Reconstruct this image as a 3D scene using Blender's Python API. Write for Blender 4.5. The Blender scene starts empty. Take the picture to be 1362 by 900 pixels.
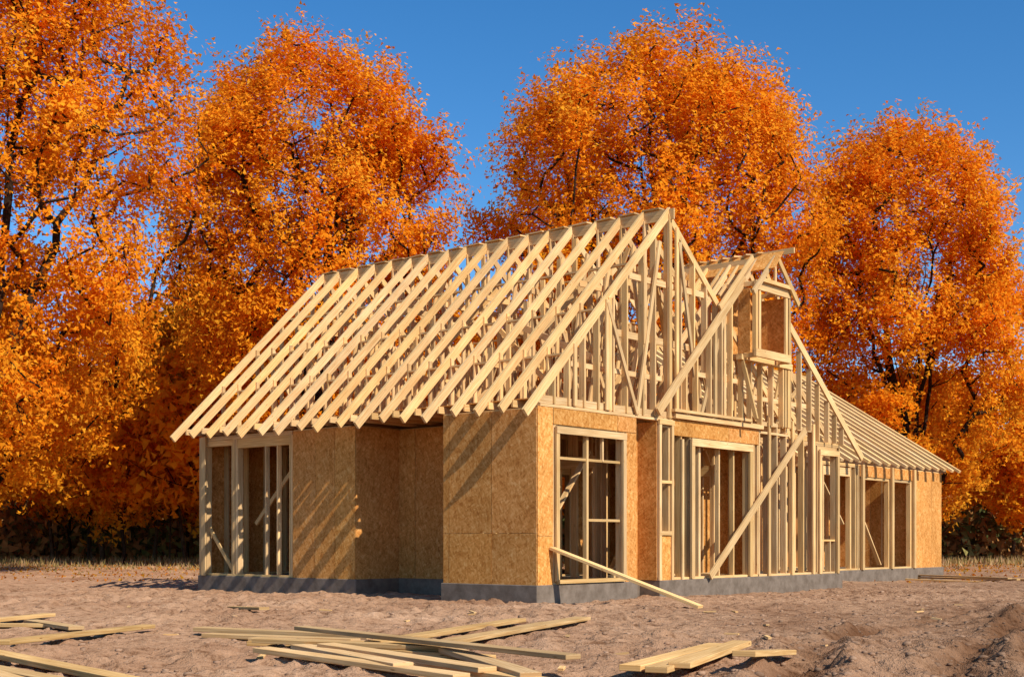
import bpy, math, random
import numpy as np
from mathutils import Vector, Matrix

random.seed(7)
rng = np.random.default_rng(11)
scene = bpy.context.scene
col = scene.collection

# ------------------------------------------------------------------ helpers
def link(o, parent=None):
    col.objects.link(o)
    if parent is not None:
        o.parent = parent
    return o

def empty(name, loc=(0, 0, 0), rz=0.0):
    e = bpy.data.objects.new(name, None)
    e.location = loc
    e.rotation_euler = (0, 0, rz)
    return link(e)

def np_mesh(name, V, F, cols=None):
    V = np.asarray(V, dtype=np.float32); F = np.asarray(F, dtype=np.int32)
    me = bpy.data.meshes.new(name)
    m, k = F.shape
    me.vertices.add(len(V)); me.vertices.foreach_set("co", V.ravel())
    me.loops.add(m * k); me.loops.foreach_set("vertex_index", F.ravel())
    me.polygons.add(m); me.polygons.foreach_set("loop_start", np.arange(0, m * k, k, dtype=np.int32))
    me.update(calc_edges=True)
    if cols is not None:
        a = me.attributes.new("Col", 'FLOAT_COLOR', 'POINT')
        c = np.ones((len(V), 4), dtype=np.float32); c[:, :3] = cols
        a.data.foreach_set("color", c.ravel())
    return me

class MB:
    def __init__(s):
        s.v = []; s.f = []; s.uv = []; s.c = []
    def face(s, idx, uvs, c):
        s.f.append(idx); s.uv.append(uvs); s.c.append(c)
    def beam(s, a, b, w=.045, h=.14, up=(0, 0, 1), jit=.003, tone=None):
        a = Vector(a); b = Vector(b)
        d = b - a; L = d.length
        if L < .02: return
        d.normalize(); up = Vector(up)
        side = d.cross(up)
        if side.length < 1e-3: side = d.cross(Vector((1, 0, 0)))
        side.normalize(); u2 = side.cross(d)
        w += random.uniform(-jit, jit); h += random.uniform(-jit, jit)
        off = side * random.uniform(-jit, jit) + u2 * random.uniform(-jit, jit)
        a = a + off - d * random.uniform(0, jit); b = b + off + d * random.uniform(0, jit)
        n = len(s.v)
        for p in (a, b):
            for sx, sy in ((-1, -1), (1, -1), (1, 1), (-1, 1)):
                s.v.append(tuple(p + side * (sx * w / 2) + u2 * (sy * h / 2)))
        t = tone if tone is not None else random.uniform(.70, 1.08)
        wm = random.uniform(-.05, .16)
        c = (t * (1 + wm * .3), t, t * (1 - wm), 1)
        o = random.uniform(0, 50); q = random.uniform(0, 50)
        dims = [w, h, w, h]; acc = 0
        for i in range(4):
            j = (i + 1) % 4
            s.face((n + i, n + j, n + 4 + j, n + 4 + i),
                   ((o, q + acc), (o, q + acc + dims[i]), (o + L, q + acc + dims[i]), (o + L, q + acc)), c)
            acc += dims[i]
        s.face((n + 3, n + 2, n + 1, n), ((o, q), (o + .02, q), (o + .02, q + h), (o, q + h)), c)
        s.face((n + 4, n + 5, n + 6, n + 7), ((o, q), (o + .02, q), (o + .02, q + h), (o, q + h)), c)
    def board(s, a, b, ez, thick, nrm):
        a = Vector(a); b = Vector(b); nrm = Vector(nrm).normalized() * thick
        z = Vector((0, 0, ez)) if not isinstance(ez, Vector) else ez
        n = len(s.v); L = (b - a).length; Hh = z.length
        for p in (a, b, b + z, a + z): s.v.append(tuple(p))
        for p in (a, b, b + z, a + z): s.v.append(tuple(p + nrm))
        t = random.uniform(.84, 1.06); c = (t, t * random.uniform(.97, 1.02), t * random.uniform(.94, 1.03), 1)
        o = random.uniform(0, 90); q = random.uniform(0, 90)
        U = ((o, q), (o + L, q), (o + L, q + Hh), (o, q + Hh))
        s.face((n, n + 1, n + 2, n + 3), U, c)
        s.face((n + 7, n + 6, n + 5, n + 4), (U[3], U[2], U[1], U[0]), c)
        for i in range(4):
            j = (i + 1) % 4
            s.face((n + i, n + 4 + i, n + 4 + j, n + j), (U[i], U[i], U[j], U[j]), c)
    def prism(s, poly, z0, z1):
        n = len(s.v); k = len(poly)
        for z in (z0, z1):
            for p in poly: s.v.append((p[0], p[1], z))
        c = (1, 1, 1, 1)
        s.face(tuple(range(n + k, n + 2 * k)), [(p[0], p[1]) for p in poly], c)
        s.face(tuple(range(n + k - 1, n - 1, -1)), [(p[0], p[1]) for p in poly][::-1], c)
        for i in range(k):
            j = (i + 1) % k
            L = math.dist(poly[i], poly[j])
            s.face((n + i, n + j, n + k + j, n + k + i), ((0, z0), (L, z0), (L, z1), (0, z1)), c)
    def obj(s, name, mat, parent=None, bevel=0):
        me = bpy.data.meshes.new(name)
        me.from_pydata(s.v, [], s.f)
        uvl = me.uv_layers.new(name="UVMap")
        flat = [x for f in s.uv for p in f for x in p]
        uvl.data.foreach_set("uv", flat)
        a = me.attributes.new("Col", 'FLOAT_COLOR', 'CORNER')
        fl = [x for f, c in zip(s.f, s.c) for _ in f for x in c]
        a.data.foreach_set("color", fl)
        me.materials.append(mat)
        o = link(bpy.data.objects.new(name, me), parent)
        if bevel:
            m = o.modifiers.new("bev", 'BEVEL'); m.width = bevel; m.segments = 1; m.limit_method = 'ANGLE'
        return o

def hashn(ix, iy, seed):
    n = (ix.astype(np.int64) * 374761393 + iy.astype(np.int64) * 668265263 + seed * 1442695041) & 0xffffffff
    n = ((n ^ (n >> 13)) * 1274126177) & 0xffffffff
    n = (n ^ (n >> 16)) & 0xffffffff
    return n / 4294967295.0
def vnoise(x, y, seed=0):
    ix = np.floor(x); iy = np.floor(y); fx = x - ix; fy = y - iy
    fx = fx * fx * fx * (fx * (fx * 6 - 15) + 10); fy = fy * fy * fy * (fy * (fy * 6 - 15) + 10)
    a = hashn(ix, iy, seed); b = hashn(ix + 1, iy, seed); c = hashn(ix, iy + 1, seed); d = hashn(ix + 1, iy + 1, seed)
    return (a * (1 - fx) + b * fx) * (1 - fy) + (c * (1 - fx) + d * fx) * fy - .5
def fbm(x, y, seed=0, o=4):
    r = 0; a = 1
    for i in range(o):
        r = r + a * vnoise(x * 2 ** i + i * 17.3, y * 2 ** i - i * 9.1, seed + i); a *= .5
    return r

# ------------------------------------------------------------------ materials
def newmat(name):
    m = bpy.data.materials.new(name); m.use_nodes = True
    nt = m.node_tree; nt.nodes.clear()
    out = nt.nodes.new('ShaderNodeOutputMaterial')
    return m, nt, out
def N(nt, t, **kw):
    n = nt.nodes.new(t)
    for k, v in kw.items(): setattr(n, k, v)
    return n
def ramp(nt, stops):
    r = N(nt, 'ShaderNodeValToRGB'); e = r.color_ramp.elements
    while len(e) < len(stops): e.new(.5)
    for i, (p, c) in enumerate(stops):
        e[i].position = p; e[i].color = (*c, 1)
    return r
def mixc(nt, mode, fac, a, b):
    m = N(nt, 'ShaderNodeMix', data_type='RGBA', blend_type=mode)
    if isinstance(fac, (int, float)): m.inputs[0].default_value = fac
    else: nt.links.new(fac, m.inputs[0])
    for i, v in ((6, a), (7, b)):
        if isinstance(v, tuple): m.inputs[i].default_value = (*v, 1)
        else: nt.links.new(v, m.inputs[i])
    return m.outputs[2]

def wood_mat(name, lo, hi):
    m, nt, out = newmat(name); L = nt.links.new
    tc = N(nt, 'ShaderNodeTexCoord'); mp = N(nt, 'ShaderNodeMapping'); mp.inputs['Scale'].default_value = (1.2, 34, 1)
    L(tc.outputs['UV'], mp.inputs[0])
    n1 = N(nt, 'ShaderNodeTexNoise'); n1.inputs['Scale'].default_value = 1.5; n1.inputs['Detail'].default_value = 3; n1.inputs['Distortion'].default_value = .4
    L(mp.outputs[0], n1.inputs['Vector'])
    r = ramp(nt, [(.3, lo), (.7, hi)]); L(n1.outputs[0], r.inputs[0])
    mp2 = N(nt, 'ShaderNodeMapping'); mp2.inputs['Scale'].default_value = (1.6, 9, 1); L(tc.outputs['UV'], mp2.inputs[0])
    v = N(nt, 'ShaderNodeTexVoronoi'); v.inputs['Scale'].default_value = 1.3; L(mp2.outputs[0], v.inputs['Vector'])
    kr = ramp(nt, [(.03, (.35, .2, .1)), (.09, (1, 1, 1))]); L(v.outputs['Distance'], kr.inputs[0])
    c = mixc(nt, 'MULTIPLY', .9, r.outputs[0], kr.outputs[0])
    n2 = N(nt, 'ShaderNodeTexNoise'); n2.inputs['Scale'].default_value = .8; n2.inputs['Detail'].default_value = 2; L(tc.outputs['UV'], n2.inputs['Vector'])
    r2 = ramp(nt, [(.3, (.82, .78, .73)), (.65, (1.05, 1.03, 1))]); L(n2.outputs[0], r2.inputs[0])
    c = mixc(nt, 'MULTIPLY', 1.0, c, r2.outputs[0])
    at = N(nt, 'ShaderNodeAttribute', attribute_name='Col')
    c = mixc(nt, 'MULTIPLY', 1.0, c, at.outputs['Color'])
    b = N(nt, 'ShaderNodeBsdfDiffuse'); L(c, b.inputs[0]); b.inputs['Roughness'].default_value = .3
    L(b.outputs[0], out.inputs[0]); return m

def osb_mat(name):
    m, nt, out = newmat(name); L = nt.links.new
    tc = N(nt, 'ShaderNodeTexCoord')
    nz = N(nt, 'ShaderNodeTexNoise'); nz.inputs['Scale'].default_value = 3.5; nz.inputs['Detail'].default_value = 2; L(tc.outputs['UV'], nz.inputs['Vector'])
    add = N(nt, 'ShaderNodeVectorMath', operation='MULTIPLY_ADD'); L(nz.outputs['Color'], add.inputs[0]); add.inputs[1].default_value = (.12, .12, .12); L(tc.outputs['UV'], add.inputs[2])
    cols = []
    for rot, sc in ((.45, (11, 34, 1)), (-.9, (12, 40, 1)), (1.7, (10, 30, 1))):
        mp = N(nt, 'ShaderNodeMapping'); mp.vector_type = 'POINT'
        rt = N(nt, 'ShaderNodeVectorRotate'); rt.inputs['Angle'].default_value = rot; L(add.outputs[0], rt.inputs[0])
        mp.inputs['Scale'].default_value = sc; L(rt.outputs[0], mp.inputs[0])
        v = N(nt, 'ShaderNodeTexVoronoi'); v.inputs['Scale'].default_value = 1.0; L(mp.outputs[0], v.inputs['Vector'])
        sp = N(nt, 'ShaderNodeSeparateColor'); L(v.outputs['Color'], sp.inputs[0])
        cols.append(sp.outputs[0])
    ma = N(nt, 'ShaderNodeMath', operation='ADD'); L(cols[0], ma.inputs[0]); L(cols[1], ma.inputs[1])
    mb = N(nt, 'ShaderNodeMath', operation='ADD'); L(ma.outputs[0], mb.inputs[0]); L(cols[2], mb.inputs[1])
    mc = N(nt, 'ShaderNodeMath', operation='DIVIDE'); L(mb.outputs[0], mc.inputs[0]); mc.inputs[1].default_value = 3
    r = ramp(nt, [(.1, (.48, .18, .04)), (.4, (.68, .295, .072)), (.62, (.77, .36, .10)), (.92, (.90, .51, .18))]); L(mc.outputs[0], r.inputs[0])
    n2 = N(nt, 'ShaderNodeTexNoise'); n2.inputs['Scale'].default_value = .9; n2.inputs['Detail'].default_value = 3; L(tc.outputs['UV'], n2.inputs['Vector'])
    r2 = ramp(nt, [(.3, (.82, .80, .77)), (.7, (1.06, 1.06, 1.06))]); L(n2.outputs[0], r2.inputs[0])
    c = mixc(nt, 'MULTIPLY', 1.0, r.outputs[0], r2.outputs[0])
    at = N(nt, 'ShaderNodeAttribute', attribute_name='Col')
    c = mixc(nt, 'MULTIPLY', 1.0, c, at.outputs['Color'])
    b = N(nt, 'ShaderNodeBsdfDiffuse'); L(c, b.inputs[0]); b.inputs['Roughness'].default_value = .3
    L(b.outputs[0], out.inputs[0]); return m

def simple_noise_mat(name, lo, hi, scale, bump=.3, dist=.01, usecol=False):
    m, nt, out = newmat(name); L = nt.links.new
    tc = N(nt, 'ShaderNodeTexCoord')
    n1 = N(nt, 'ShaderNodeTexNoise'); n1.inputs['Scale'].default_value = scale; n1.inputs['Detail'].default_value = 4; n1.inputs['Roughness'].default_value = .65
    L(tc.outputs['Object'], n1.inputs['Vector'])
    r = ramp(nt, [(.32, lo), (.68, hi)]); L(n1.outputs[0], r.inputs[0])
    c = r.outputs[0]
    if usecol:
        at = N(nt, 'ShaderNodeAttribute', attribute_name='Col'); c = mixc(nt, 'MULTIPLY', 1.0, c, at.outputs['Color'])
    b = N(nt, 'ShaderNodeBsdfDiffuse'); L(c, b.inputs[0])
    if bump:
        bp = N(nt, 'ShaderNodeBump'); bp.inputs['Strength'].default_value = bump; bp.inputs['Distance'].default_value = dist
        L(n1.outputs[0], bp.inputs['Height']); L(bp.outputs[0], b.inputs['Normal'])
    L(b.outputs[0], out.inputs[0]); return m

def leaf_mat(name, trans=.35):
    m, nt, out = newmat(name); L = nt.links.new
    at = N(nt, 'ShaderNodeAttribute', attribute_name='Col')
    d = N(nt, 'ShaderNodeBsdfDiffuse'); t = N(nt, 'ShaderNodeBsdfTranslucent')
    L(at.outputs['Color'], d.inputs[0]); L(at.outputs['Color'], t.inputs[0])
    mx = N(nt, 'ShaderNodeMixShader'); mx.inputs[0].default_value = trans
    L(d.outputs[0], mx.inputs[1]); L(t.outputs[0], mx.inputs[2]); L(mx.outputs[0], out.inputs[0]); return m

M_wood = wood_mat("pine_lumber", (.70, .41, .165), (.95, .68, .35))
M_wood_old = wood_mat("stacked_lumber", (.58, .33, .13), (.86, .58, .29))
M_osb = osb_mat("osb_sheathing")
M_conc = simple_noise_mat("concrete", (.155, .115, .082), (.26, .20, .148), 4, .4, .012)
M_bark = simple_noise_mat("bark", (.020, .011, .007), (.062, .036, .022), 6, 0)
M_leaf = leaf_mat("autumn_leaves", .42)
M_brush = leaf_mat("undergrowth_leaves", .2)

def ground_mat():
    m, nt, out = newmat("bare_dirt"); L = nt.links.new
    tc = N(nt, 'ShaderNodeTexCoord')
    def noise(s, d=5, ro=.6):
        n = N(nt, 'ShaderNodeTexNoise'); n.inputs['Scale'].default_value = s; n.inputs['Detail'].default_value = d; n.inputs['Roughness'].default_value = ro
        L(tc.outputs['Object'], n.inputs['Vector']); return n.outputs[0]
    a = noise(.35, 4); b = noise(4.5, 5, .76)
    r1 = ramp(nt, [(.3, (.37, .200, .110)), (.55, (.50, .295, .170)), (.75, (.59, .37, .225))]); L(a, r1.inputs[0])
    r2 = ramp(nt, [(.36, (.45, .38, .33)), (.47, (.87, .84, .81)), (.7, (1.15, 1.14, 1.13))]); L(b, r2.inputs[0])
    x = mixc(nt, 'MULTIPLY', 1.0, r1.outputs[0], r2.outputs[0])
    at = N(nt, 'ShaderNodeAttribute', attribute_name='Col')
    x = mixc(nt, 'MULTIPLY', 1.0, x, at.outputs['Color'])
    bs = N(nt, 'ShaderNodeBsdfDiffuse'); L(x, bs.inputs[0]); bs.inputs['Roughness'].default_value = .6
    b1 = N(nt, 'ShaderNodeBump'); b1.inputs['Strength'].default_value = 1.0; b1.inputs['Distance'].default_value = .11; L(b, b1.inputs['Height'])
    L(b1.outputs[0], bs.inputs['Normal']); L(bs.outputs[0], out.inputs[0]); return m
M_ground = ground_mat()

# ------------------------------------------------------------------ ground
def axis(c0, c1, step, grow, lim0, lim1):
    mid = list(np.arange(c0, c1, step)); lo = []; hi = []
    s = step; p = c0
    while p > lim0: s *= grow; p -= s; lo.append(p)
    s = step; p = mid[-1]
    while p < lim1: s *= grow; p += s; hi.append(p)
    return np.array(lo[::-1] + mid + hi)
def ruts(x, y):
    dz = np.zeros_like(x); wet = np.zeros_like(x)
    for (x0, k, q) in ((1.9, .36, .012), (3.6, .36, .012), (4.6, .22, .02), (6.2, .22, .02)):
        yy = y - 10
        cx = x0 + k * yy + q * yy * yy * .6 + .25 * np.sin(yy * .5 + x0)
        slope = k + 1.2 * q * yy
        dd = (x - cx) / np.sqrt(1 + slope ** 2)
        fade = np.clip((26 - y) / 8, 0, 1) * np.clip((x + .5) / 2, 0, 1) * np.clip(.8 + 1.2 * fbm(x / 1.7, y / 1.7, 71, 2), .2, 1.2)
        dz += fade * (-.11 * np.exp(-(dd / .19) ** 2) + .06 * np.exp(-((np.abs(dd) - .36) / .14) ** 2) * (1 + 1.8 * fbm(x / .3, y / .3, 81, 2)))
        dz += fade * .022 * np.sign(np.sin(y * 22 + dd * 9)) * np.exp(-(dd / .17) ** 2)
        wet += fade * np.exp(-(dd / .3) ** 2)
    return dz, np.clip(wet, 0, 1)
def gz(x, y):
    near = np.exp(-np.maximum(0, y - 40) / 60)
    h = .12 * fbm(x / 7, y / 7, 1, 3) + .06 * fbm(x / 1.3, y / 1.3, 5, 3)
    rough = np.clip(.65 + 1.3 * fbm(x / 4, y / 4, 33, 2), .35, 1.25)
    h = h + rough * (.11 * np.abs(fbm(x / .42, y / .42, 9, 3)) + .10 * np.maximum(0, fbm(x / .19, y / .16, 19, 2)))
    dz, wet = ruts(x, y)
    h = h + dz
    bm = np.exp(-((x - (5.9 + .24 * (y - 12))) / .8) ** 2) * np.clip((24 - y) / 6, 0, 1)
    h = h + bm * (.08 + .26 * np.abs(fbm(x / .35, y / .35, 21, 4)))
    wet = np.clip(wet + .7 * bm + .45 * np.clip((x - 2.5) / 4, 0, 1) * np.clip((26 - y) / 8, 0, 1), 0, 1)
    t_ = np.clip((y - 112) / 45, 0, 1); hill = 8.5 * t_ * t_ * (3 - 2 * t_)
    return h * near - .06 + hill, wet
xs = axis(-9.5, 12.5, .05, 1.06, -700, 700)
ys = axis(9.5, 27, .05, 1.045, -60, 1500)
X, Y = np.meshgrid(xs, ys)
Z, W = gz(X, Y)
nx, ny = len(xs), len(ys)
V = np.stack([X.ravel(), Y.ravel(), Z.ravel()], 1)
I = np.arange(nx * ny).reshape(ny, nx)
F = np.stack([I[:-1, :-1].ravel(), I[:-1, 1:].ravel(), I[1:, 1:].ravel(), I[1:, :-1].ravel()], 1)
wr = W.ravel()[:, None]
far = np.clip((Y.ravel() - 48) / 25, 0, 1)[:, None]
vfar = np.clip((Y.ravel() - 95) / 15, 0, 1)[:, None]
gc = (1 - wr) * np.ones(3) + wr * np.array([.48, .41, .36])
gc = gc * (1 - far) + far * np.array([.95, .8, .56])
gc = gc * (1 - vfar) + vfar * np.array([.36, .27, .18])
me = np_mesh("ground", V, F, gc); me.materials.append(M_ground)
me.polygons.foreach_set("use_smooth", [True] * len(me.polygons))
link(bpy.data.objects.new("ground", me))
def gz1(x, y):
    a, _ = gz(np.array([float(x)]), np.array([float(y)])); return float(a[0])

# clods
t = (1 + 5 ** .5) / 2
ico = np.array([(-1, t, 0), (1, t, 0), (-1, -t, 0), (1, -t, 0), (0, -1, t), (0, 1, t), (0, -1, -t), (0, 1, -t), (t, 0, -1), (t, 0, 1), (-t, 0, -1), (-t, 0, 1)], float) / 1.9
icf = np.array([(0, 11, 5), (0, 5, 1), (0, 1, 7), (0, 7, 10), (0, 10, 11), (1, 5, 9), (5, 11, 4), (11, 10, 2), (10, 7, 6), (7, 1, 8), (3, 9, 4), (3, 4, 2), (3, 2, 6), (3, 6, 8), (3, 8, 9), (4, 9, 5), (2, 4, 11), (6, 2, 10), (8, 6, 7), (9, 8, 1)])
n = 8000
cy = 9.8 + 24 * rng.random(n) ** 1.5; cx = rng.uniform(-9, 12, n) * (cy / 20)
k = n // 3
cx[:k] = 4.6 + .24 * (cy[:k] - 12) + rng.normal(0, 1.9, k)
cz, cw = gz(cx, cy)
sz = .007 + .026 * rng.random(n) ** 5 + .003; sz[:k] *= 1.3
P = ico[None] * (1 + .6 * (rng.random((n, 12, 3)) - .5)) * sz[:, None, None] * np.array([1.3, 1.1, .7])
P = P + np.stack([cx, cy, cz], 1)[:, None]
Fc = (icf[None] + (np.arange(n) * 12)[:, None, None]).reshape(-1, 3)
cc = np.repeat((rng.uniform(.7, 1.05, n) * (1 - .5 * cw))[:, None] * np.ones(3), 12, 0)
M_clod = simple_noise_mat("clod_dirt", (.34, .185, .105), (.50, .31, .19), 20, 0, .01, usecol=True)
me = np_mesh("dirt_clods", P.reshape(-1, 3), Fc, cc); me.materials.append(M_clod)
link(bpy.data.objects.new("dirt_clods", me))

# ------------------------------------------------------------------ house
house = empty("timber_frame_house", (.44, 23.4, 0), math.radians(50))
# local axes: x = v (along the right-hand facade), y = u (along the left-hand wall)
SL = .32
fnd = MB()
fnd.prism([(-.04, -.04), (3.1, -.04), (3.1, .45), (3.87, .45), (3.87, -.05), (12.0, -.05), (12.0, 5.2), (9.45, 5.2), (9.45, 10.48),
           (.46, 10.48), (.46, 5.17), (1.73, 5.17), (1.73, 2.3), (-.04, 2.3)], -.25, SL)
fnd.prism([(12.02, 1.95), (23.4, 1.95), (23.4, 8.5), (12.02, 8.5)], -.25, SL - .04)
fnd.obj("foundation", M_conc, house, bevel=.012)

st = MB(); osb = MB(); tr = MB()
def pt(d, s, c, z): return (s, c, z) if d == 'v' else (c, s, z)
def nrm(d, o): return (0, o, 0) if d == 'v' else (o, 0, 0)
def wall(d, c, s0, s1, z0, z1, openings=(), sheath=(), out=-1, sp=.41, mb=None, double=True):
    mb = mb or st
    cc = c - out * .075; nr = nrm(d, 1)
    P = lambda s, z: pt(d, s, cc, z)
    mb.beam(P(s0, z0 + .023), P(s1, z0 + .023), .14, .045)
    mb.beam(P(s0, z1 - .023), P(s1, z1 - .023), .14, .045)
    if double: mb.beam(P(s0 + .01, z1 - .07), P(s1 - .01, z1 - .07), .14, .045)
    zt = z1 - .09; zb = z0 + .045
    ss = [s0 + .023] + list(np.arange(s0 + sp, s1 - .15, sp)) + [s1 - .023]
    for s in ss:
        s += random.uniform(-.02, .02)
        op = None
        for o in openings:
            if o[0] - .04 < s < o[1] + .04: op = o
        if op is None: mb.beam(P(s, zb), P(s, zt), .045, .14, nr)
        else:
            if op[3] < zt - .35: mb.beam(P(s, op[3] + .26), P(s, zt), .045, .14, nr)
            if op[2] > zb + .2: mb.beam(P(s, zb), P(s, op[2] - .045), .045, .14, nr)
    for o in openings:
        a, b, lo, hi = o
        for s, sg in ((a, -1), (b, 1)):
            mb.beam(P(s + sg * .023, zb), P(s + sg * .023, hi), .045, .14, nr)
            mb.beam(P(s + sg * .07, zb), P(s + sg * .07, zt), .045, .14, nr)
        hh = min(.24, zt - hi - .005)
        if hh > .05: mb.beam(P(a - .045, hi + hh / 2), P(b + .045, hi + hh / 2), .12, hh)
        if lo > zb + .1: mb.beam(P(a, lo - .023), P(b, lo - .023), .14, .045)
def sheet(d, c, a, b, lo, hi, out=-1, pw=1.22, joint=None):
    s = a
    cuts = [a]
    while s + pw < b - .15: s += pw; cuts.append(s)
    cuts.append(b)
    zc = [lo, hi] if joint is None or not (lo + .1 < joint < hi - .1) else [lo, joint, hi]
    for i in range(len(cuts) - 1):
        for j in range(len(zc) - 1):
            e = random.uniform(0, .003)
            p0 = pt(d, cuts[i] + .006, c + out * (.004 + e), zc[j] + .003); p1 = pt(d, cuts[i + 1] - .006, c + out * (.004 + e), zc[j] + .003)
            osb.board(p0, p1, zc[j + 1] - zc[j] - .008, .012, nrm(d, out))

TOP = 3.5
wall('u', 0, 0, 2.26, SL, TOP)
sheet('u', 0, -.012, 2.26, SL - .03, TOP - .02, -1, 1.06, joint=1.25)
wall('v', 2.26, 0.15, 1.75, SL, TOP, out=1); sheet('v', 2.26, 0, 1.75, SL, TOP, 1)
wall('u', 1.77, 2.4, 5.21, SL, TOP); sheet('u', 1.77, 2.28, 5.2, SL - .03, TOP - .02, -1, 1.22)
wall('v', 5.21, .65, 1.9, SL, TOP); sheet('v', 5.21, .49, 1.76, SL - .03, TOP - .02, -1, 1.4)
wall('u', .5, 5.35, 7.16, SL, TOP); sheet('u', .5, 5.2, 7.16, SL - .03, TOP - .02, -1, .62)
# open framed bay at the far left
wall('u', .5, 7.2, 10.42, SL, TOP, openings=[(7.3, 9.05, SL, 3.2), (9.3, 10.2, SL, 3.28)], sp=1.0)
st.beam((.55, 10.37, SL), (.55, 10.37, TOP), .14, .14, (0, 1, 0)); st.beam((.44, 10.22, SL), (.44, 10.22, TOP), .045, .14, (0, 1, 0))
st.beam((.55, 9.2, SL + .04), (.60, 10.3, 1.5), .09, .04, (1, 0, 0)); st.beam((.9, 7.4, 2.9), (.9, 8.9, 1.5), .09, .04, (1, 0, 0))
st.beam((.56, 8.1, SL), (.56, 8.1, 3.2), .045, .1, (1, 0, 0)); st.beam((.56, 7.7, SL), (.56, 7.7, 3.2), .045, .1, (1, 0, 0))
wall('v', 10.45, .6, 9.4, SL, TOP, openings=[(5.5, 7, .9, 2.8)], out=1, sp=.6)
sheet('v', 10.45, .5, 5.4, SL, TOP, 1); sheet('v', 10.45, 7.1, 9.4, SL, TOP, 1)
wall('u', 9.4, 5.2, 10.4, SL, TOP, openings=[(6.5, 8, .9, 2.8)], out=1); sheet('u', 9.4, 5.2, 6.4, SL, TOP, 1); sheet('u', 9.4, 8.1, 10.4, SL, TOP, 1)
wall('u', 4.7, 7.3, 10.3, SL, TOP); sheet('u', 4.68, 7.2, 10.4, SL, TOP, -1)

# facade on the right-hand side
wall('v', 0, 0.15, .46, SL, TOP, sp=.3, double=False); sheet('v', 0, 0, .45, SL - .03, 3.52, -1, 1.22, joint=1.2)
wall('v', 0, .46, 3.08, SL, TOP, openings=[(.6, 2.62, SL, 3.2)], sp=.6)
sheet('v', 0, .46, 3.09, 3.22, 3.52, -1, 2.0)
sheet('v', 0, 2.72, 3.09, SL - .03, 3.215, -1, 1.22)
def casing(v0, v1, z0, z1, u=-.04, w=.09):
    st.beam((v0, u, z0), (v0, u, z1), w, .05, (0, 1, 0)); st.beam((v1, u, z0), (v1, u, z1), w, .05, (0, 1, 0))
    st.beam((v0 - .05, u - .006, z1), (v1 + .05, u - .006, z1), .05, w * 1.3)
casing(.55, 2.64, SL + .06, 3.12, w=.1)
st.beam((.55, -.045, SL + .05), (2.64, -.045, SL + .05), .06, .07)
st.beam((.6, .05, 2.62), (2.6, .05, 2.62), .06, .05); st.beam((1.52, .05, SL), (1.52, .05, 3.1), .06, .09, (0, 1, 0)); st.beam((1.55, .05, 1.5), (2.6, .05, 1.5), .06, .05)
st.beam((1.52 + .5, .04, 2.62), (2.02, .04, 3.1), .04, .06, (0, 1, 0))
sheet('u', 3.1, 0, .5, SL, TOP, 1); sheet('v', .5, 3.1, 3.87, SL, TOP + .0, -1); sheet('u', 3.87, .02, .5, SL, TOP, -1)
wall('v', 0, 3.87, 4.38, SL, TOP + .08, openings=[(3.98, 4.26, 1.3, 3.4)], sp=.5); sheet('v', 0, 3.88, 4.38, SL - .03, 1.22, -1)
st.beam((3.9, -.03, SL), (3.9, -.03, 3.55), .08, .04, (0, 1, 0)); st.beam((4.35, -.03, SL), (4.35, -.03, 3.55), .08, .04, (0, 1, 0))
st.beam((3.9, -.03, 2.3), (4.33, -.03, 2.3), .04, .06); st.beam((3.88, -.03, 1.27), (4.37, -.03, 1.27), .04, .08); st.beam((3.86, -.035, 3.5), (4.4, -.035, 3.5), .05, .1)
# big opening
wall('v', 0, 4.42, 7.9, SL, TOP + .1, openings=[(5.15, 7.45, SL, 3.12)], sp=.33)
casing(5.1, 7.5, SL + .02, 3.16, w=.12)
sheet('v', -.0, 4.4, 7.9, 3.26, 3.6, -1, 2.2)
st.beam((4.4, -.055, 3.66), (8.0, -.055, 3.66), .07, .1)
for v_, w_ in ((5.55, .08), (6.35, .05), (6.95, .05)):
    st.beam((v_, .12, SL), (v_, .12, 3.1), w_, .1, (0, 1, 0))
st.beam((4.75, -.02, SL), (4.75, -.02, 3.2), .07, .04, (0, 1, 0))
wall('v', 0, 7.95, 10.6, SL, 3.8, openings=(), sp=.42)
wall('v', 0, 10.65, 11.95, SL, TOP, openings=[(10.85, 11.7, 1.15, 3.2)], sp=.4)
casing(10.83, 11.75, SL, 3.25, w=.1)
for v_ in (8.35, 9.45, 10.5): st.beam((v_, -.03, SL), (v_, -.03, 3.9), .09, .04, (0, 1, 0))
st.beam((9.9, -.13, 3.72), (5.65, -.13, .36), .04, .16, (1, 0, 0))
wall('u', 11.95, .15, 5.1, SL, TOP, openings=[(1, 2.2, SL, 3)], out=1, sp=.41); sheet('u', 11.95, 2.4, 5.1, SL, TOP, 1)
# interior partitions
wall('v', 3.4, 2.0, 11.8, SL, TOP, openings=[(4.4, 5.4, SL, 2.6)], sp=.41); sheet('v', 3.5, 1.9, 4.3, SL, TOP, 1); sheet('v', 3.5, 5.5, 11.8, SL, TOP, 1)
wall('u', 3.3, .6, 3.3, SL, TOP, openings=[(1.2, 2.1, SL, 2.6)]); sheet('u', 3.4, 2.1, 3.3, SL, TOP, 1)
wall('u', 7.8, .3, 3.3, SL, TOP, openings=[(1.2, 2.1, SL, 2.6)]); sheet('u', 7.9, .3, 1.2, SL, TOP, 1)
wall('v', 1.7, 3.4, 11.5, SL, TOP, openings=[(5.2, 6.3, SL, 2.7), (9, 10, SL, 2.7)], sp=.55); sheet('v', 1.8, 6.4, 8.9, SL, TOP, 1); sheet('v', 1.8, 10.1, 11.5, SL, TOP, 1)
wall('u', 3.4, 5.5, 7.0, SL, TOP); sheet('u', 3.5, 5.5, 7.0, SL, TOP, 1)
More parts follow.
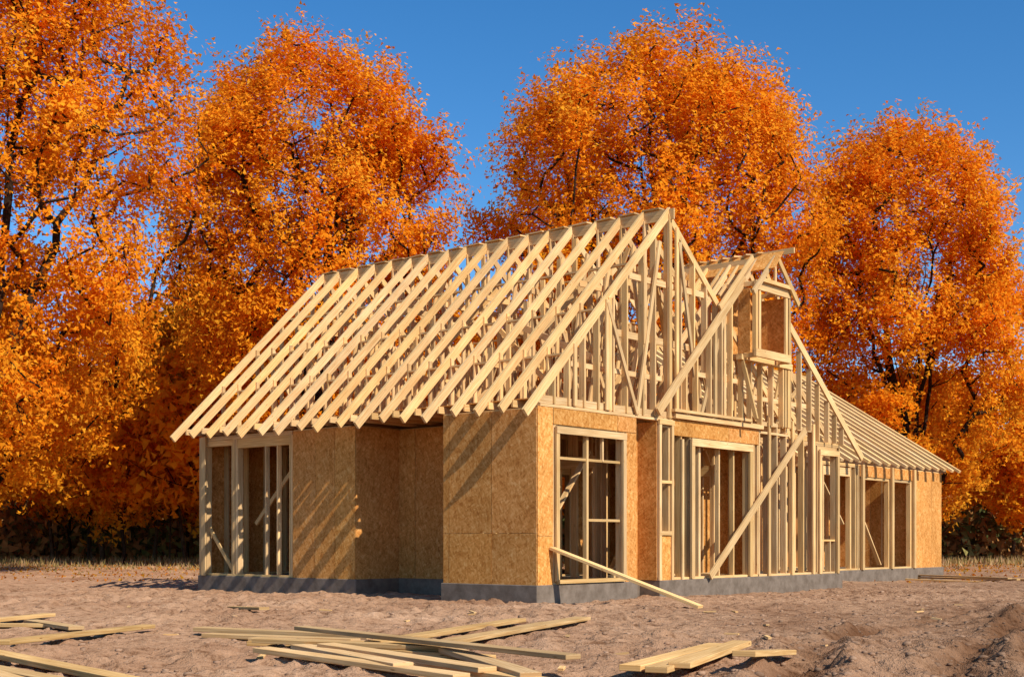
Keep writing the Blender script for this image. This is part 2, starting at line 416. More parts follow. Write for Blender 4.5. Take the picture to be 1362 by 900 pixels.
wall('v', 7.1, .7, 4.6, SL, TOP); sheet('v', 7.2, .6, 4.65, SL, TOP, 1)
for b0, b1 in (((.8, 1.0, .5), (2.9, 1.0, 2.9)), ((4.5, 1.6, .5), (6.5, 1.6, 3.2)), ((8.2, 1.6, 3.2), (10.2, 1.6, .5))):
    st.beam(b0, b1, .04, .12, (0, 1, 0))

# roof ---------------------------------------------------------------
AV, ZA, EV, ZE = 4.28, 7.78, -.27, 3.43
sL = (ZA - ZE) / (AV - EV)
RV, RZ = 9.55, 3.45
sR = (ZA - RZ) / (RV - AV)
def zl(v): return ZE + sL * (v - EV)
def zr(v): return ZA - sR * (v - AV)
def zm(v): return zl(v) if v < AV else zr(v)
for i in range(18):
    u = .02 + i * .61 + (random.uniform(-.03, .03) if 0 < i < 17 else 0)
    jz = random.uniform(-.02, .02); jt = random.uniform(-.08, .06)
    ev = EV + jt
    tr.beam((ev, u, zl(ev) + jz), (AV + .06, u + random.uniform(-.02, .02), zl(AV + .06) + jz), .058, .16, tone=random.uniform(.88, 1.08))
    tr.beam((AV - .05, u + .004, ZA - .03), (RV + jt, u + .004, zr(RV + jt)), .045, .14)
    if i > 0 : tr.beam((.05, u - .03, 3.6), (9.3, u - .03, 3.6), .04, .13)
    N_ = (0, 1, 0)
    up_ = u - .045
    tr.beam((AV, up_, 3.6), (AV, up_, ZA - .1), .09, .04, N_)
    for a, b in (((2.1, 3.6), (2.1, zl(2.1))), ((3.1, 3.6), (2.1, zl(2.1) - .05)), ((3.1, 3.6), (3.9, zl(3.9) - .3)), ((1.1, 3.6), (1.1, zl(1.1))),
                 ((6.4, 3.6), (6.4, zr(6.4))), ((5.4, 3.6), (6.4, zr(6.4) - .05)), ((5.4, 3.6), (4.6, zr(4.6) - .3)), ((7.9, 3.6), (7.9, zr(7.9)))):
        tr.beam((a[0], up_, a[1]), (b[0], up_ + random.uniform(-.01, .01), b[1]), .085, .04, N_)
    if i % 2 == 0:
        tr.beam((2.95, u + .05, 6.3), (5.9, u + .05, 6.3), .04, .12)
tr.beam((AV, -.12, ZA - .05), (AV, 10.6, ZA - .05), .045, .22)
for v, dz in ((1.1, -.16), (2.1, -.16), (3.2, -.16)):
    tr.beam((v, .05, zl(v) + dz), (v, 10.4, zl(v) + dz), .09, .04)
for v in (5.4, 6.5, 7.6, 8.8):
    tr.beam((v, 2.4, zr(v) + .11), (v, 10.5, zr(v) + .11), .09, .03)
for i in range(17):
    u = .2 + i * .61
    tr.beam((AV + .02, u, ZA + .1), (AV + .06, u + random.uniform(.35, .6), ZA + .09 + random.uniform(-.01, .03)), .18, .025)
tr.beam((2.35, 2.9, 5.72), (2.2, .45, 4.66), .05, .13)
for u0 in (1.0, 3.6, 6.2, 8.2):
    tr.beam((2.3, u0, 3.7), (2.3, u0 + 2, 5.6), .04, .1); tr.beam((AV, u0 + 1.7, 3.7), (AV, u0, 7.2), .04, .1); tr.beam((1.5, u0 + 2, 3.7), (3.6, u0 + .4, 6.6), .04, .1)
    tr.beam((6.2, u0, 3.7), (5.0, u0 + 1.6, 6.8), .04, .1)
# gable end infill at the facade
A2, Z2 = 7.55, 7.25
L2v, L2z, R2v, R2z = 3.75, 3.72, 12.95, 3.2
s2l = (Z2 - L2z) / (A2 - L2v); s2r = (Z2 - R2z) / (R2v - A2)
def z2l(v): return L2z + s2l * (v - L2v)
def z2r(v): return Z2 - s2r * (v - A2)
def gable2(v): return min(z2l(v), z2r(v))
st.beam((0.1, .06, 3.55), (9.3, .06, 3.55), .14, .05); st.beam((0.1, .06, 3.66), (4.4, .06, 3.66), .05, .14)
for v in np.arange(.5, 9.2, .47):
    v = v + random.uniform(-.05, .05)
    zt = zm(v) - .05
    z0 = 3.6 if v < 4 else max(3.6, z2l(v) - .9)
    if zt > z0 + .2: st.beam((v, .06, z0), (v, .06, zt), .045, .13, (0, 1, 0))
for v in (2.2, 4.28, 4.55): st.beam((v, -.01, 3.6), (v, -.01, zm(v) - .05), .09, .05, (0, 1, 0))
st.beam((3.4, .0, 5.0), (3.4, .0, 6.6), .1, .04, (0, 1, 0))
st.beam((2.2, .15, 5.15), (6.9, .15, 5.15), .05, .14); st.beam((1.0, .15, 4.4), (4.2, .15, 4.4), .045, .1)
st.beam((3.3, .2, 6.5), (5.5, .2, 6.5), .04, .12)
st.beam((3.2, .3, 3.7), (4.2, .3, 6.9), .04, .1, (0, 1, 0)); st.beam((2.6, .5, 3.6), (4.7, .5, 6.0), .04, .12, (0, 1, 0)); st.beam((5.6, .4, 3.6), (4.3, .4, 6.5), .04, .12, (0, 1, 0))
for uu in (2.3, 4.9):
    for v in np.arange(1.4, 8.8, .55):
        zt = zm(v) - .1
        st.beam((v, uu, 3.6), (v, uu, zt), .045, .1, (0, 1, 0))
    st.beam((1.5, uu, 4.6), (8.2, uu, 4.6), .045, .1)
sheet('v', 5.0, 4.6, 8.0, 3.7, 5.0, 1)
for v in np.arange(2.9, 5.4, .5): st.beam((v, 10.4, 3.6), (v, 10.4, zm(v) - .1), .045, .1, (0, 1, 0))

# second gable (cross roof) ------------------------------------------
for i, u in enumerate((-.12, .5, 1.1, 1.7, 2.3, 2.9, 3.5, 4.1)):
    w = .055 if i == 0 else .045; h = .17 if i == 0 else .14
    if i == 0:
        tr.beam((L2v - .05, u, z2l(L2v - .05)), (7.1, u, z2l(7.1)), w, h)
        tr.beam((8.6, u, z2r(8.6)), (R2v, u, R2z), w, h)
        tr.beam((6.0, u - .03, z2l(6.0) + .25), (7.4, u - .03, z2l(7.4) + .25), .04, .12)
    else:
        tr.beam((L2v + .7 * i, u, z2l(L2v + .7 * i)), (A2, u, Z2), w, h)
        tr.beam((A2, u + .003, Z2), (R2v - .1, u + .003, z2r(R2v - .1)), w, h)
        tr.beam((4.2, u, 3.62), (12.4, u, 3.62), .04, .13)
        tr.beam((A2, u - .04, 3.6), (A2, u - .04, Z2), .085, .04, (0, 1, 0))
        for a, b in ((9.2, 9.9), (10.8, 10.2), (6.8, 6.0), (9.2, 8.4)):
            tr.beam((a, u - .04, 3.6), (b, u - .04, gable2(b)), .085, .04, (0, 1, 0))
for v in np.arange(4.75, 12.3, .45):
    v = v + random.uniform(-.06, .06)
    zt = gable2(v) - .08
    if v > 6.95 and v < 8.7: zt = 5.15
    z0 = 3.72 if v < 10.6 else 3.5
    if zt > z0 + .1: st.beam((v, -.06, z0), (v, -.06, zt), .045, .12, (0, 1, 0))
for v in (5.9, 8.95, 9.1): st.beam((v, -.1, 3.72), (v, -.1, gable2(v) - .1), .09, .05, (0, 1, 0))
st.beam((4.3, -.07, 3.76), (7.4, -.07, 3.76), .13, .06)
st.beam((6.9, -.09, 5.12), (9.2, -.09, 5.12), .14, .12)
st.beam((5.2, .02, 4.6), (7.4, .02, 4.6), .04, .1); st.beam((7.3, .02, 4.3), (10.2, .02, 4.3), .04, .1)
st.beam((8.8, .2, 3.8), (10.4, .2, 4.9), .04, .1, (0, 1, 0)); st.beam((5.0, .3, 3.8), (6.6, .3, 5.6), .04, .1, (0, 1, 0))
tr.beam((A2 - .0, 0, Z2 + .02), (A2, 4.2, Z2 + .02), .045, .2)
# dormer box
D0, D1, U0, U1 = 7.02, 8.50, -.42, .35
for v in (D0, D1):
    for u in (U0,): st.beam((v, u, 5.1), (v, u, 6.72), .09, .09, (0, 1, 0))
    st.beam((v, U0, 5.15), (v, U1, 5.15), .05, .1); st.beam((v, U0, 6.7), (v, U1, 6.7), .05, .1)
st.beam((D0, -.05, 5.1), (D0, -.05, 6.72), .05, .09, (0, 1, 0)); st.beam((D0, .33, 5.1), (D0, .33, 6.72), .05, .09, (0, 1, 0))
st.beam((D0 - .05, U0 - .03, 6.66), (D1 + .05, U0 - .03, 6.66), .06, .2)
st.beam((D0 - .05, U0 - .03, 5.2), (D1 + .05, U0 - .03, 5.2), .06, .17)
for v in (D0 + .14, D1 - .14): st.beam((v, U0 - .02, 5.25), (v, U0 - .02, 6.6), .09, .05, (0, 1, 0))
st.beam((D0 - .01, U0 - .035, 3.75), (D0 - .01, U0 + .33, 5.15), .06, .08)
sheet('v', .36, D0, D1, 5.2, 6.7, 1, 2); sheet('u', D0 - .05, U0 + .08, U0 + .38, 5.2, 6.6, -1, 2)
sheet('u', D1 + .03, U0 + .08, .3, 5.2, 6.6, 1, 2)
DM = (D0 + D1) / 2; DR = 7.42
for u in (U0 - .12, -.1, .3, .7, 1.1):
    tr.beam((D0 - .28, u, 6.45), (DM + .02, u, DR), .05, .12); tr.beam((D1 + .28, u, 6.45), (DM - .02, u + .003, DR), .05, .12)
    tr.beam((D0, u, 6.78), (D1, u, 6.78), .04, .08)
st.beam((DM, U0 - .08, 6.75), (DM, U0 - .08, DR - .08), .06, .04, (0, 1, 0))
tr.beam((DM, U0 - .55, DR + .04), (DM, 2.0, DR + .0), .05, .12)
osb.board((DM - .4, U0 - .3, DR - .38), (DM - .4, 1.6, DR - .38), Vector((.4, 0, .44)), .015, (-1, 0, 1))
for u in np.arange(-.2, 1.9, .3): tr.beam((DM - .05, u, DR + .08), (DM + .1, u + .2, DR + .07), .2, .03)

# right wing ----------------------------------------------------------
WS = SL - .04; WT = 3.32; wu = 2.0
wall('v', wu, 12.1, 17.2, WS, WT, openings=[(15.1, 16.7, WS, 2.95)], sp=.45)
wall('v', wu, 17.25, 21.1, WS, WT, openings=[(17.6, 19.3, WS, 2.9), (19.55, 20.9, WS, 2.9)], sp=.5)
sheet('v', wu, 17.3, 21.1, 2.98, 3.3, -1, 2.0)
wall('v', wu, 21.15, 23.3, WS, WT); sheet('v', wu, 21.15, 23.3, WS - .03, WT - .02, -1, 1.35)
wall('u', 23.3, 2.15, 8.4, WS, WT, out=1); sheet('u', 23.3, 2, 8.4, WS, WT, 1)
wall('v', 8.4, 12.1, 23.2, WS, WT, out=1, sp=.5); sheet('v', 8.4, 12.1, 23.2, WS, WT, 1)
wall('v', 4.6, 12.1, 23.2, WS, WT, openings=[(16, 17, WS, 2.6)], sp=.5); sheet('v', 4.7, 12.1, 15.9, WS, WT, 1); sheet('v', 4.7, 17.1, 23.2, WS, WT, 1)
wall('u', 21.1, 2.2, 4.5, WS, WT); sheet('u', 21.1, 2.2, 4.5, WS, WT, 1)
for v_ in (17.4, 19.43, 21.05): st.beam((v_, wu - .06, WS), (v_, wu - .06, WT), .14, .07, (0, 1, 0))
st.beam((17.7, wu + .25, 2.1), (19.2, wu + .25, .4), .04, .12, (0, 1, 0)); st.beam((15.2, wu + .2, 2.9), (16.6, wu + .2, 1.6), .04, .12, (0, 1, 0))
RU, RZw = 7.0, 6.78
TU, TZ = 1.55, 3.34
sw = (RZw - TZ) / (RU - TU)
for i in range(20):
    v = 12.2 + i * .61
    j = random.uniform(-.04, .04)
    tr.beam((v, TU + j, TZ + sw * j), (v, RU, RZw), .17, .08, tone=random.uniform(.98, 1.12))
    tr.beam((v, RU, RZw), (v, 9.2, RZw - sw * 2.2 - .4), .15, .06)
    tr.beam((v + .05, 2.05, WT + .07), (v + .05, 8.4, WT + .07), .04, .12)
    tr.beam((v + .05, 4.4, WT), (v + .05, 4.4, TZ + sw * (4.4 - TU)), .04, .09, (0, 1, 0))
    tr.beam((v + .05, 5.6, WT), (v + .05, 4.4, TZ + sw * (4.4 - TU)), .04, .09, (0, 1, 0))
tr.beam((12.1, RU, RZw), (24, RU, RZw), .045, .2)
for k in (2.0, 5.2):
    uu = TU + k * .62
    tr.beam((12.1, uu, TZ + sw * (uu - TU) - .12), (23.9, uu, TZ + sw * (uu - TU) - .12), .09, .04)

st.obj("wall_framing", M_wood, house, bevel=0)
tr.obj("roof_trusses", M_wood, house, bevel=0)
osb.obj("osb_sheathing", M_osb, house)
dk = MB()  # deck added to darken the rooms below and block sun through the rafters
dk.prism([(.16, .3), (9.2, .3), (9.2, 10.3), (.3, 10.3)], 3.672, 3.69)
dk.prism([(12.2, 2.6), (23.2, 2.6), (23.2, 8.3), (12.2, 8.3)], 3.455, 3.47)
dk.obj("added_shade_deck", M_osb, house)

# ------------------------------------------------------------------ loose lumber
def plank(parent, p0, p1, lift=0.0, w=.19, t=.048, lift2=None):
    mb = MB()
    l2 = lift if lift2 is None else lift2
    g0 = max(gz1(p0[0], p0[1]), gz1((p0[0]*3 + p1[0])/4, (p0[1]*3 + p1[1])/4)); g1 = max(gz1(p1[0], p1[1]), gz1((p0[0] + p1[0]*3)/4, (p0[1] + p1[1]*3)/4))
    gm = gz1((p0[0] + p1[0])/2, (p0[1] + p1[1])/2)
    s = max(0, gm - (g0 + g1) / 2)
    mb.beam((p0[0], p0[1], g0 + s + t / 2 + lift), (p1[0], p1[1], g1 + s + t / 2 + l2), w, t)
    return mb
def pile(name, planks):
    big = MB()
    for a in planks:
        m = plank(None, *a); n = len(big.v)
        big.v += m.v; big.f += [tuple(i + n for i in f) for f in m.f]; big.uv += m.uv; big.c += m.c
    return big.obj(name, M_wood_old, None, bevel=.004)
pile("lumber_pile", [
    ((-3.75, 15.7), (-1.55, 14.5), .03), ((-3.55, 15.3), (-1.7, 14.3), .0), ((-2.75, 13.8), (-.95, 13.45), .02),
    ((-2.35, 12.3), (-.4, 10.4), .02), ((-2.3, 14.3), (.5, 10.7), .09, .16, .045, .09), ((-2.6, 13.4), (-.6, 12.4), .05),
    ((-1.4, 13.2), (.1, 17.8), .05), ((-.9, 12.6), (.97, 18.0), .04, .22), ((-1.8, 12.7), (-.2, 10.7), .05),
    ((-1.0, 12.9), (.45, 17.2), .0), ((-1.75, 13.1), (-.2, 12.0), .0), ((-1.5, 12.2), (.25, 10.3), .0), ((-2.1, 13.0), (-.9, 10.9), .0),
    ((-.6, 12.3), (.15, 10.4), .05), ((-2.9, 14.7), (-1.1, 13.9), .0)])
pile("lumber_pile", [((-5.2, 13.4), (-4.67, 16.9), .04, .18), ((-7.3, 16.8), (-6.75, 19.2), .03), ((-6.7, 18.3), (-5.3, 16.0), .02),
                     ((-6.0, 13.7), (-3.0, 10.3), .02), ((-5.7, 12.7), (-3.6, 10.4), .0), ((-6.3, 13.2), (-3.9, 10.3), .05), ((-7.2, 17.6), (-6.0, 17.2), .0)])
pile("lumber_pile", [((.95, 10.6), (1.97, 12.6), .03), ((1.35, 10.6), (2.15, 12.3), .06), ((1.85, 10.5), (2.5, 12.0), .03), ((1.15, 10.5), (2.1, 12.55), .01)])
pile("wood_plank", [((-4.6, 21.6), (-3.75, 19.9), .04, .16)])
pile("lumber_pile", [((12.0, 42.0), (14.8, 38.4), .05), ((12.4, 43.0), (15.5, 39.4), .03), ((11.6, 40.8), (14.0, 38.6), .0), ((12.0, 42.5), (14.4, 38.0), .12), ((14.2, 41), (16.2, 38.6), .06)])
lp = MB(); lp.beam((.72, 23.68, .98), (3.12, 21.75, .02), .16, .05); lp.obj("leaning_plank", M_wood, None, bevel=.004)
sc = MB()
for _ in range(46):
    y = random.uniform(11, 30); x = random.uniform(-.35, .36) * y
    if y > 19.5 and y > 22 + abs(x) * .25: continue
    a = random.uniform(0, 3.14); l = random.uniform(.05, .22)
    z = gz1(x, y) + .02
    sc.beam((x, y, z), (x + l * math.cos(a), y + l * math.sin(a), z + random.uniform(-.01, .02)), .05, .02)
sc.obj("wood_offcuts", M_wood_old)

# ------------------------------------------------------------------ trees
def leaf_mesh(name, C, size, colr, mat, bias=None):
    n = len(C)
    nrm_ = rng.normal(size=(n, 3)); nrm_ /= np.linalg.norm(nrm_, axis=1)[:, None]
    if bias is not None: nrm_ = nrm_ + bias
    nrm_ /= np.linalg.norm(nrm_, axis=1)[:, None] + 1e-6
    a = rng.normal(size=(n, 3)); a -= (a * nrm_).sum(1)[:, None] * nrm_; a /= np.linalg.norm(a, axis=1)[:, None]
    b = np.cross(nrm_, a)
    s = size[:, None]
    V = np.stack([C - a * s * .8 + b * s * .72, C + a * s * 1.25, C - a * s * .8 - b * s * .72], 1).reshape(-1, 3)
    F = np.arange(3 * n).reshape(n, 3)
    me = np_mesh(name, V, F, np.repeat(colr, 3, 0)); me.materials.append(mat); return me

PAL = np.array([(.95, .335, .014), (.95, .395, .022), (.94, .285, .010), (.95, .47, .035), (.88, .235, .008)])
def make_tree(H, R, trunk_h, nclump, leaves_per, leafsize, lobes=9, seed=1, low=.16, clump_r=.75, wide=.5, gap=.0):
    r = np.random.default_rng(seed)
    zb = H * low
    def env(z, th):
        tt = np.clip((z - zb) / (H - zb), 0, 1)
        x = np.where(tt < wide, (tt - wide) / wide, (tt - wide) / (1 - wide))
        e = np.clip(1 - np.abs(x) ** 2.3, 0, 1) ** .55
        nse = .16 * np.sin(lobes * .5 * th + 5 * tt + seed) + .13 * np.sin(3 * th - 9 * tt + seed * 2.3) + .11 * np.sin(7 * th + 14 * tt + seed)
        return R * e * (.95 + .5 * nse)
    cs = []
    gph = r.random(6) * 6.28
    while len(cs) < nclump:
        z = zb + (H - zb) * r.random() ** .9; th = r.random() * 2 * np.pi
        e = env(z, th)
        if r.random() > (e / R) * 1.1 + .1: continue
        q = r.random() ** .30
        if q < .4: continue
        tt = (z - zb) / (H - zb)
        p = np.array([q * e * np.cos(th), q * e * np.sin(th), z + r.normal() * .25])
        # irregular openings through which limbs show, mostly in the lower-middle crown
        g = np.sin(p[0] * .95 + gph[0]) * np.sin(p[1] * .95 + gph[1]) + .6 * np.sin(p[2] * 1.1 + gph[2] + p[0] * .5) + .5 * np.sin(p[1] * 1.7 + p[2] * .8 + gph[3])
        if gap and g > 1.25 - gap * (1.15 - abs(tt - .4) * 1.6): continue
        cs.append(p)
    cs = np.array(cs)
    nodes = [np.array([0., 0., -.3])]; par = [-1]
    p = nodes[0].copy()
    for i in range(6):
        p = p + np.array([r.normal() * .05, r.normal() * .05, (trunk_h + .3) / 6]); nodes.append(p.copy()); par.append(len(nodes) - 2)
    fork = len(nodes) - 1
    nl = 11
    for k in range(nl):
        th = 2 * np.pi * k / nl + r.normal() * .25
        zt = H * r.uniform(.62, .9); rr = env(np.array(zt), th) * (r.uniform(.45, .8) if k % 3 else .15)
        tgt = np.array([rr * np.cos(th), rr * np.sin(th), zt]); base = nodes[fork - (k % 4)]
        prev = fork - (k % 4); m = 14
        for j in range(1, m + 1):
            s = j / m
            h = s ** .9; o = s ** 1.15
            q = np.array([base[0] + (tgt[0] - base[0]) * o, base[1] + (tgt[1] - base[1]) * o, base[2] + (tgt[2] - base[2]) * h]) + r.normal(size=3) * .12
            nodes.append(q); par.append(prev); prev = len(nodes) - 1
    order = np.argsort(np.linalg.norm(cs - np.array([0, 0, trunk_h]), axis=1))
    cap = len(nodes) + nclump * 8
    A = np.zeros((cap, 3)); A[:len(nodes)] = nodes; nn = len(nodes); parr = par[:]
    w = np.zeros(cap)
    for ci in order:
        c = cs[ci]
        d = c - A[3:nn]
        dist = np.linalg.norm(d, axis=1)
        cost = dist + .9 * np.maximum(0, A[3:nn, 2] - c[2] + .35 * dist)
        rad = np.linalg.norm(A[3:nn, :2], axis=1); cost += .6 * np.maximum(0, rad - np.linalg.norm(c[:2]))
        b = int(np.argmin(cost)) + 3
        L = np.linalg.norm(c - A[b]); m = max(1, int(L / .7)); m = min(m, 7)
        prev = b; st0 = A[b].copy()
        for j in range(1, m + 1):
            s = j / m
            q = st0 + (c - st0) * s + np.array([0, 0, -.10 * L * math.sin(math.pi * s)]) + (r.normal(size=3) * .06 if j < m else 0)
            A[nn] = q; parr.append(prev); prev = nn; nn += 1
        w[prev] += 1
    A = A[:nn]; w = w[:nn]
    for i in range(nn - 1, 0, -1): w[parr[i]] += w[i]
    rad = (.0185 * np.maximum(w, .6) ** .46 + .008) * (H / 22)
    rad[0] *= 1.35
    K = 6
    idx = np.arange(1, nn); pr = np.array(parr)[1:]
    p0 = A[pr]; p1 = A[idx]; d = p1 - p0; dl = np.linalg.norm(d, axis=1)[:, None] + 1e-6; d = d / dl
    ref = np.where(np.abs(d[:, 2:3]) > .9, np.array([[1., 0, 0]]), np.array([[0, 0, 1.]]))
    a = np.cross(d, ref); a /= np.linalg.norm(a, axis=1)[:, None]; b = np.cross(d, a)
    r0 = np.minimum(rad[pr], rad[idx] * 1.35)[:, None]; r1 = rad[idx][:, None]
    ang = np.arange(K) * 2 * np.pi / K
    ring0 = [p0 - d * r0 * .3 + r0 * (a * math.cos(t) + b * math.sin(t)) for t in ang]
    ring1 = [p1 + r1 * (a * math.cos(t) + b * math.sin(t)) for t in ang]
    V = np.stack(ring0 + ring1, 1).reshape(-1, 3)
    base = (np.arange(len(idx)) * 2 * K)[:, None]
    F = np.concatenate([base + np.array([[k, (k + 1) % K, K + (k + 1) % K, K + k]]) for k in range(K)], 0)
    bm = np_mesh("branches", V, F); bm.materials.append(M_bark)
    bm.polygons.foreach_set("use_smooth", [True] * len(bm.polygons))
    # leaves in feathery sprays leaving each clump outward and upward
    cr = clump_r * r.uniform(.7, 1.4, len(cs))
    cnt = (leaves_per * (cr / clump_r) ** 1.8).astype(int) + 5
    rep = np.repeat(np.arange(len(cs)), cnt); n = len(rep)
    ctr = np.array([0, 0, zb + (H - zb) * .25])
    outw = cs - ctr; outw /= np.linalg.norm(outw, axis=1)[:, None]
    ns = 9
    sd_ = r.normal(size=(len(cs), ns, 3)) * .62 + outw[:, None] * .75 + np.array([0, 0, .25])
    sd_ /= np.linalg.norm(sd_, axis=2)[:, :, None]
    so_ = r.normal(size=(len(cs), ns, 3)) * .38
    si = r.integers(0, ns, n)
    tpos = r.random(n)[:, None] ** 1.15 * 1.4 - .5
    off = so_[rep, si] + sd_[rep, si] * tpos + np.clip(r.normal(size=(n, 3)), -1.6, 1.6) * .15
    C = cs[rep] + off * cr[rep][:, None]
    tone = r.uniform(.86, 1.08, len(cs))
    pal = PAL[r.choice(5, n, p=[.36, .24, .2, .12, .08])]
    cp = PAL[r.choice(5, len(cs), p=[.34, .26, .2, .1, .1])]
    colr = (.5 * pal + .5 * cp[rep]) * (tone[rep] * r.uniform(.92, 1.06, n))[:, None]
    sz = leafsize * r.uniform(.7, 1.3, n)
    bias = outw[rep] * .9 + np.array([0, 0, .35])
    lm = leaf_mesh("foliage", C, sz, np.clip(colr, 0, .95), M_leaf, bias)
    return bm, lm
def place_tree(name, meshes, loc, rz=0, sc=1.0):
    e = empty(name, loc, rz); e.scale = (sc, sc, sc)
    for m, nm in zip(meshes, ("trunk_and_branches", "crown")):
        link(bpy.data.objects.new(nm, m), e)
    return e

tA = make_tree(24.5, 7.2, 4.0, 740, 200, .080, seed=3, low=.14, clump_r=.92, wide=.45, gap=.75)
tB = make_tree(22.6, 6.1, 4.5, 620, 195, .086, seed=8, low=.2, clump_r=.92, wide=.55, gap=.75)
tC = make_tree(22.7, 7.7, 5.0, 780, 195, .086, seed=14, low=.2, clump_r=.96, wide=.52, gap=.75)
tD = make_tree(20.4, 5.7, 4.0, 580, 190, .088, seed=23, low=.13, clump_r=.92, wide=.5, gap=.75)
place_tree("maple_tree", tA, (-18.3, 45, 0), .4)
place_tree("maple_tree", tB, (-8.9, 58, 0), 1.1)
place_tree("maple_tree", tC, (6.2, 58, 0), 2.2)
place_tree("maple_tree", tD, (18.7, 62, 0), .9)
s1 = make_tree(11, 3.8, 3.2, 170, 75, .165, seed=31, low=.27, clump_r=.9)
s2 = make_tree(9, 3.2, 2.6, 130, 75, .165, seed=37, low=.27, clump_r=.9)
k = 0
for (x, y, sc_) in [(-36, 78, 1.2), (-31, 72, 1.0), (-27, 80, 1.3), (-23.5, 73, .9), (-19.5, 79, 1.15), (-16.5, 72, 1.35), (-12, 82, 1.4), (-4, 80, 1.3), (1, 76, 1.5), (7, 82, 1.2), (13, 78, 1.2),
                    (25.5, 79, 1.0), (30, 76, .85), (34, 83, 1.0), (-42, 75, 1.3), (41, 80, 1.2), (20, 83, 1.1), (-24.5, 60, 1.05), (-14.8, 64, 1.35), (-19.5, 66, .85)]:
    place_tree("small_maple_tree", s1 if k % 2 else s2, (x, y, 0), k * 1.7, sc_); k += 1
M_bark2 = simple_noise_mat("woods_bark", (.05, .032, .02), (.14, .09, .055), 4, 0)
V = []; Fq = []
for i in range(300):
    x = random.uniform(-75, 75); y = random.uniform(80, 104) if i > 70 else random.uniform(75, 84); h = random.uniform(5, 11) if i > 70 else random.uniform(4, 7); r0 = random.uniform(.06, .17)
    if i <= 70: x = random.uniform(-40, 40)
    lx = random.uniform(-.8, .8); n0 = len(V)
    for s_, rr in ((0, r0), (1, r0 * .45)):
        for t_ in range(5): V.append((x + lx * s_ + rr * math.cos(t_ * 1.257), y + rr * math.sin(t_ * 1.257), h * s_ - .2))
    for t_ in range(5): Fq.append((n0 + t_, n0 + (t_ + 1) % 5, n0 + 5 + (t_ + 1) % 5, n0 + 5 + t_))
bwe = empty("background_woods")
me = np_mesh("woods_trunks", V, Fq); me.materials.append(M_bark2); link(bpy.data.objects.new("woods_trunks", me), bwe)
n = 105000
nc = 2000
ccx = rng.uniform(-80, 80, nc); ccy = rng.uniform(82, 116, nc); ccz = rng.random(nc) ** 1.1 * 11.5
ccz[:700] = rng.random(700) * 3.4; ccy[:700] = rng.uniform(78, 92, 700)
ci = rng.integers(0, nc, n)
C = np.stack([ccx[ci], ccy[ci], ccz[ci]], 1) + rng.normal(size=(n, 3)) * np.array([1.5, 1.2, .8]); C[:, 2] = np.abs(C[:, 2])
mixr = rng.random(nc)[:, None]
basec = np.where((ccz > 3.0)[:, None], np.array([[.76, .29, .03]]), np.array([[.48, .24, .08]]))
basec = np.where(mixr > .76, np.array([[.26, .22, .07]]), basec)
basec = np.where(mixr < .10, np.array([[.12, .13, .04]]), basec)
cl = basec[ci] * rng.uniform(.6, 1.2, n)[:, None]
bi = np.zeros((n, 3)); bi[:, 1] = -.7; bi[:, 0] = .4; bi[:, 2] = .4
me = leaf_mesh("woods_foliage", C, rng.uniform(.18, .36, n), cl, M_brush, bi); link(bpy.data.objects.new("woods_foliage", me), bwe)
# dry grass strip under the trees
n = 40000
gx = rng.uniform(-48, 48, n); gy = 47 + 40 * rng.random(n) ** .8
pt_ = fbm(gx / 3, gy / 3, 51, 3) > -.12
gx = gx[pt_]; gy = gy[pt_]; n = len(gx)
gzz, _ = gz(gx, gy)
hh = rng.uniform(.08, .38, n) * np.clip((gy - 44) / 18, .3, 1.2); wv = rng.uniform(.02, .05, n); th = rng.random(n) * 3.14
B = np.stack([gx, gy, gzz - .02], 1); dx = np.stack([np.cos(th) * wv, np.sin(th) * wv, 0 * wv], 1)
tip = B + np.stack([rng.normal(0, .08, n), rng.normal(0, .08, n), hh], 1)
V = np.stack([B - dx, B + dx, tip], 1).reshape(-1, 3)
gcl = np.array([(.50, .31, .13), (.36, .25, .09), (.56, .36, .18), (.26, .20, .06)])[rng.integers(0, 4, n)] * rng.uniform(.7, 1.2, n)[:, None]
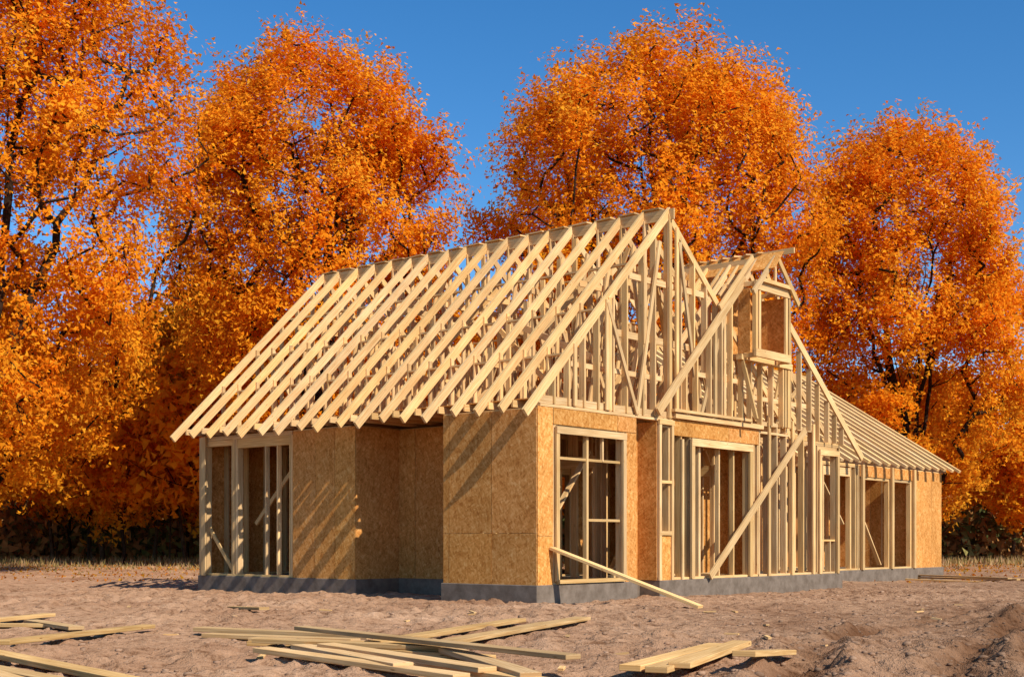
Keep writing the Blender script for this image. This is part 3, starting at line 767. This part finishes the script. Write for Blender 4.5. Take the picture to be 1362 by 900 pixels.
me = np_mesh("dry_grass", V, np.arange(3 * n).reshape(n, 3), np.repeat(gcl, 3, 0)); me.materials.append(M_brush)
link(bpy.data.objects.new("dry_grass", me))
n = 9000
fx = rng.uniform(-34, 34, n); fy = 38 + 36 * rng.random(n) ** .8
fz, _ = gz(fx, fy)
C = np.stack([fx, fy, fz + .03], 1)
me = leaf_mesh("fallen_leaves", C, rng.uniform(.03, .07, n), PAL[rng.integers(0, 5, n)] * rng.uniform(.4, .8, n)[:, None], M_leaf)
link(bpy.data.objects.new("fallen_leaves", me))

# ------------------------------------------------------------------ light, sky, camera
az = math.radians(-49); el = math.radians(38)
to_sun = Vector((math.cos(az) * math.cos(el), math.sin(az) * math.cos(el), math.sin(el)))
sd = bpy.data.lights.new("sun", 'SUN'); sd.energy = 5.0; sd.angle = math.radians(.5); sd.color = (1, .945, .86)
so = link(bpy.data.objects.new("sun", sd)); so.rotation_euler = to_sun.to_track_quat('Z', 'Y').to_euler()
w = bpy.data.worlds.new("World"); scene.world = w; w.use_nodes = True
nt = w.node_tree; nt.nodes.clear()
sk = nt.nodes.new('ShaderNodeTexSky'); sk.sky_type = 'NISHITA'; sk.sun_disc = False
sk.sun_elevation = el; sk.sun_rotation = math.atan2(to_sun.x, to_sun.y); sk.air_density = .9; sk.dust_density = .1; sk.ozone_density = 3.8
hs = nt.nodes.new('ShaderNodeHueSaturation'); hs.inputs['Saturation'].default_value = 1.28
bg = nt.nodes.new('ShaderNodeBackground'); bg.inputs[1].default_value = .15
wo = nt.nodes.new('ShaderNodeOutputWorld')
nt.links.new(sk.outputs[0], hs.inputs['Color']); nt.links.new(hs.outputs[0], bg.inputs[0]); nt.links.new(bg.outputs[0], wo.inputs[0])

cd = bpy.data.cameras.new("camera"); cd.lens = 46.2; cd.sensor_width = 36; cd.shift_y = .198; cd.clip_end = 4000; cd.clip_start = .1
co = link(bpy.data.objects.new("camera", cd)); co.location = (0, 0, 1.1); co.rotation_euler = (math.radians(90), 0, 0)
scene.camera = co
scene.view_settings.view_transform = 'Standard'; scene.view_settings.look = 'None'; scene.view_settings.exposure = 0
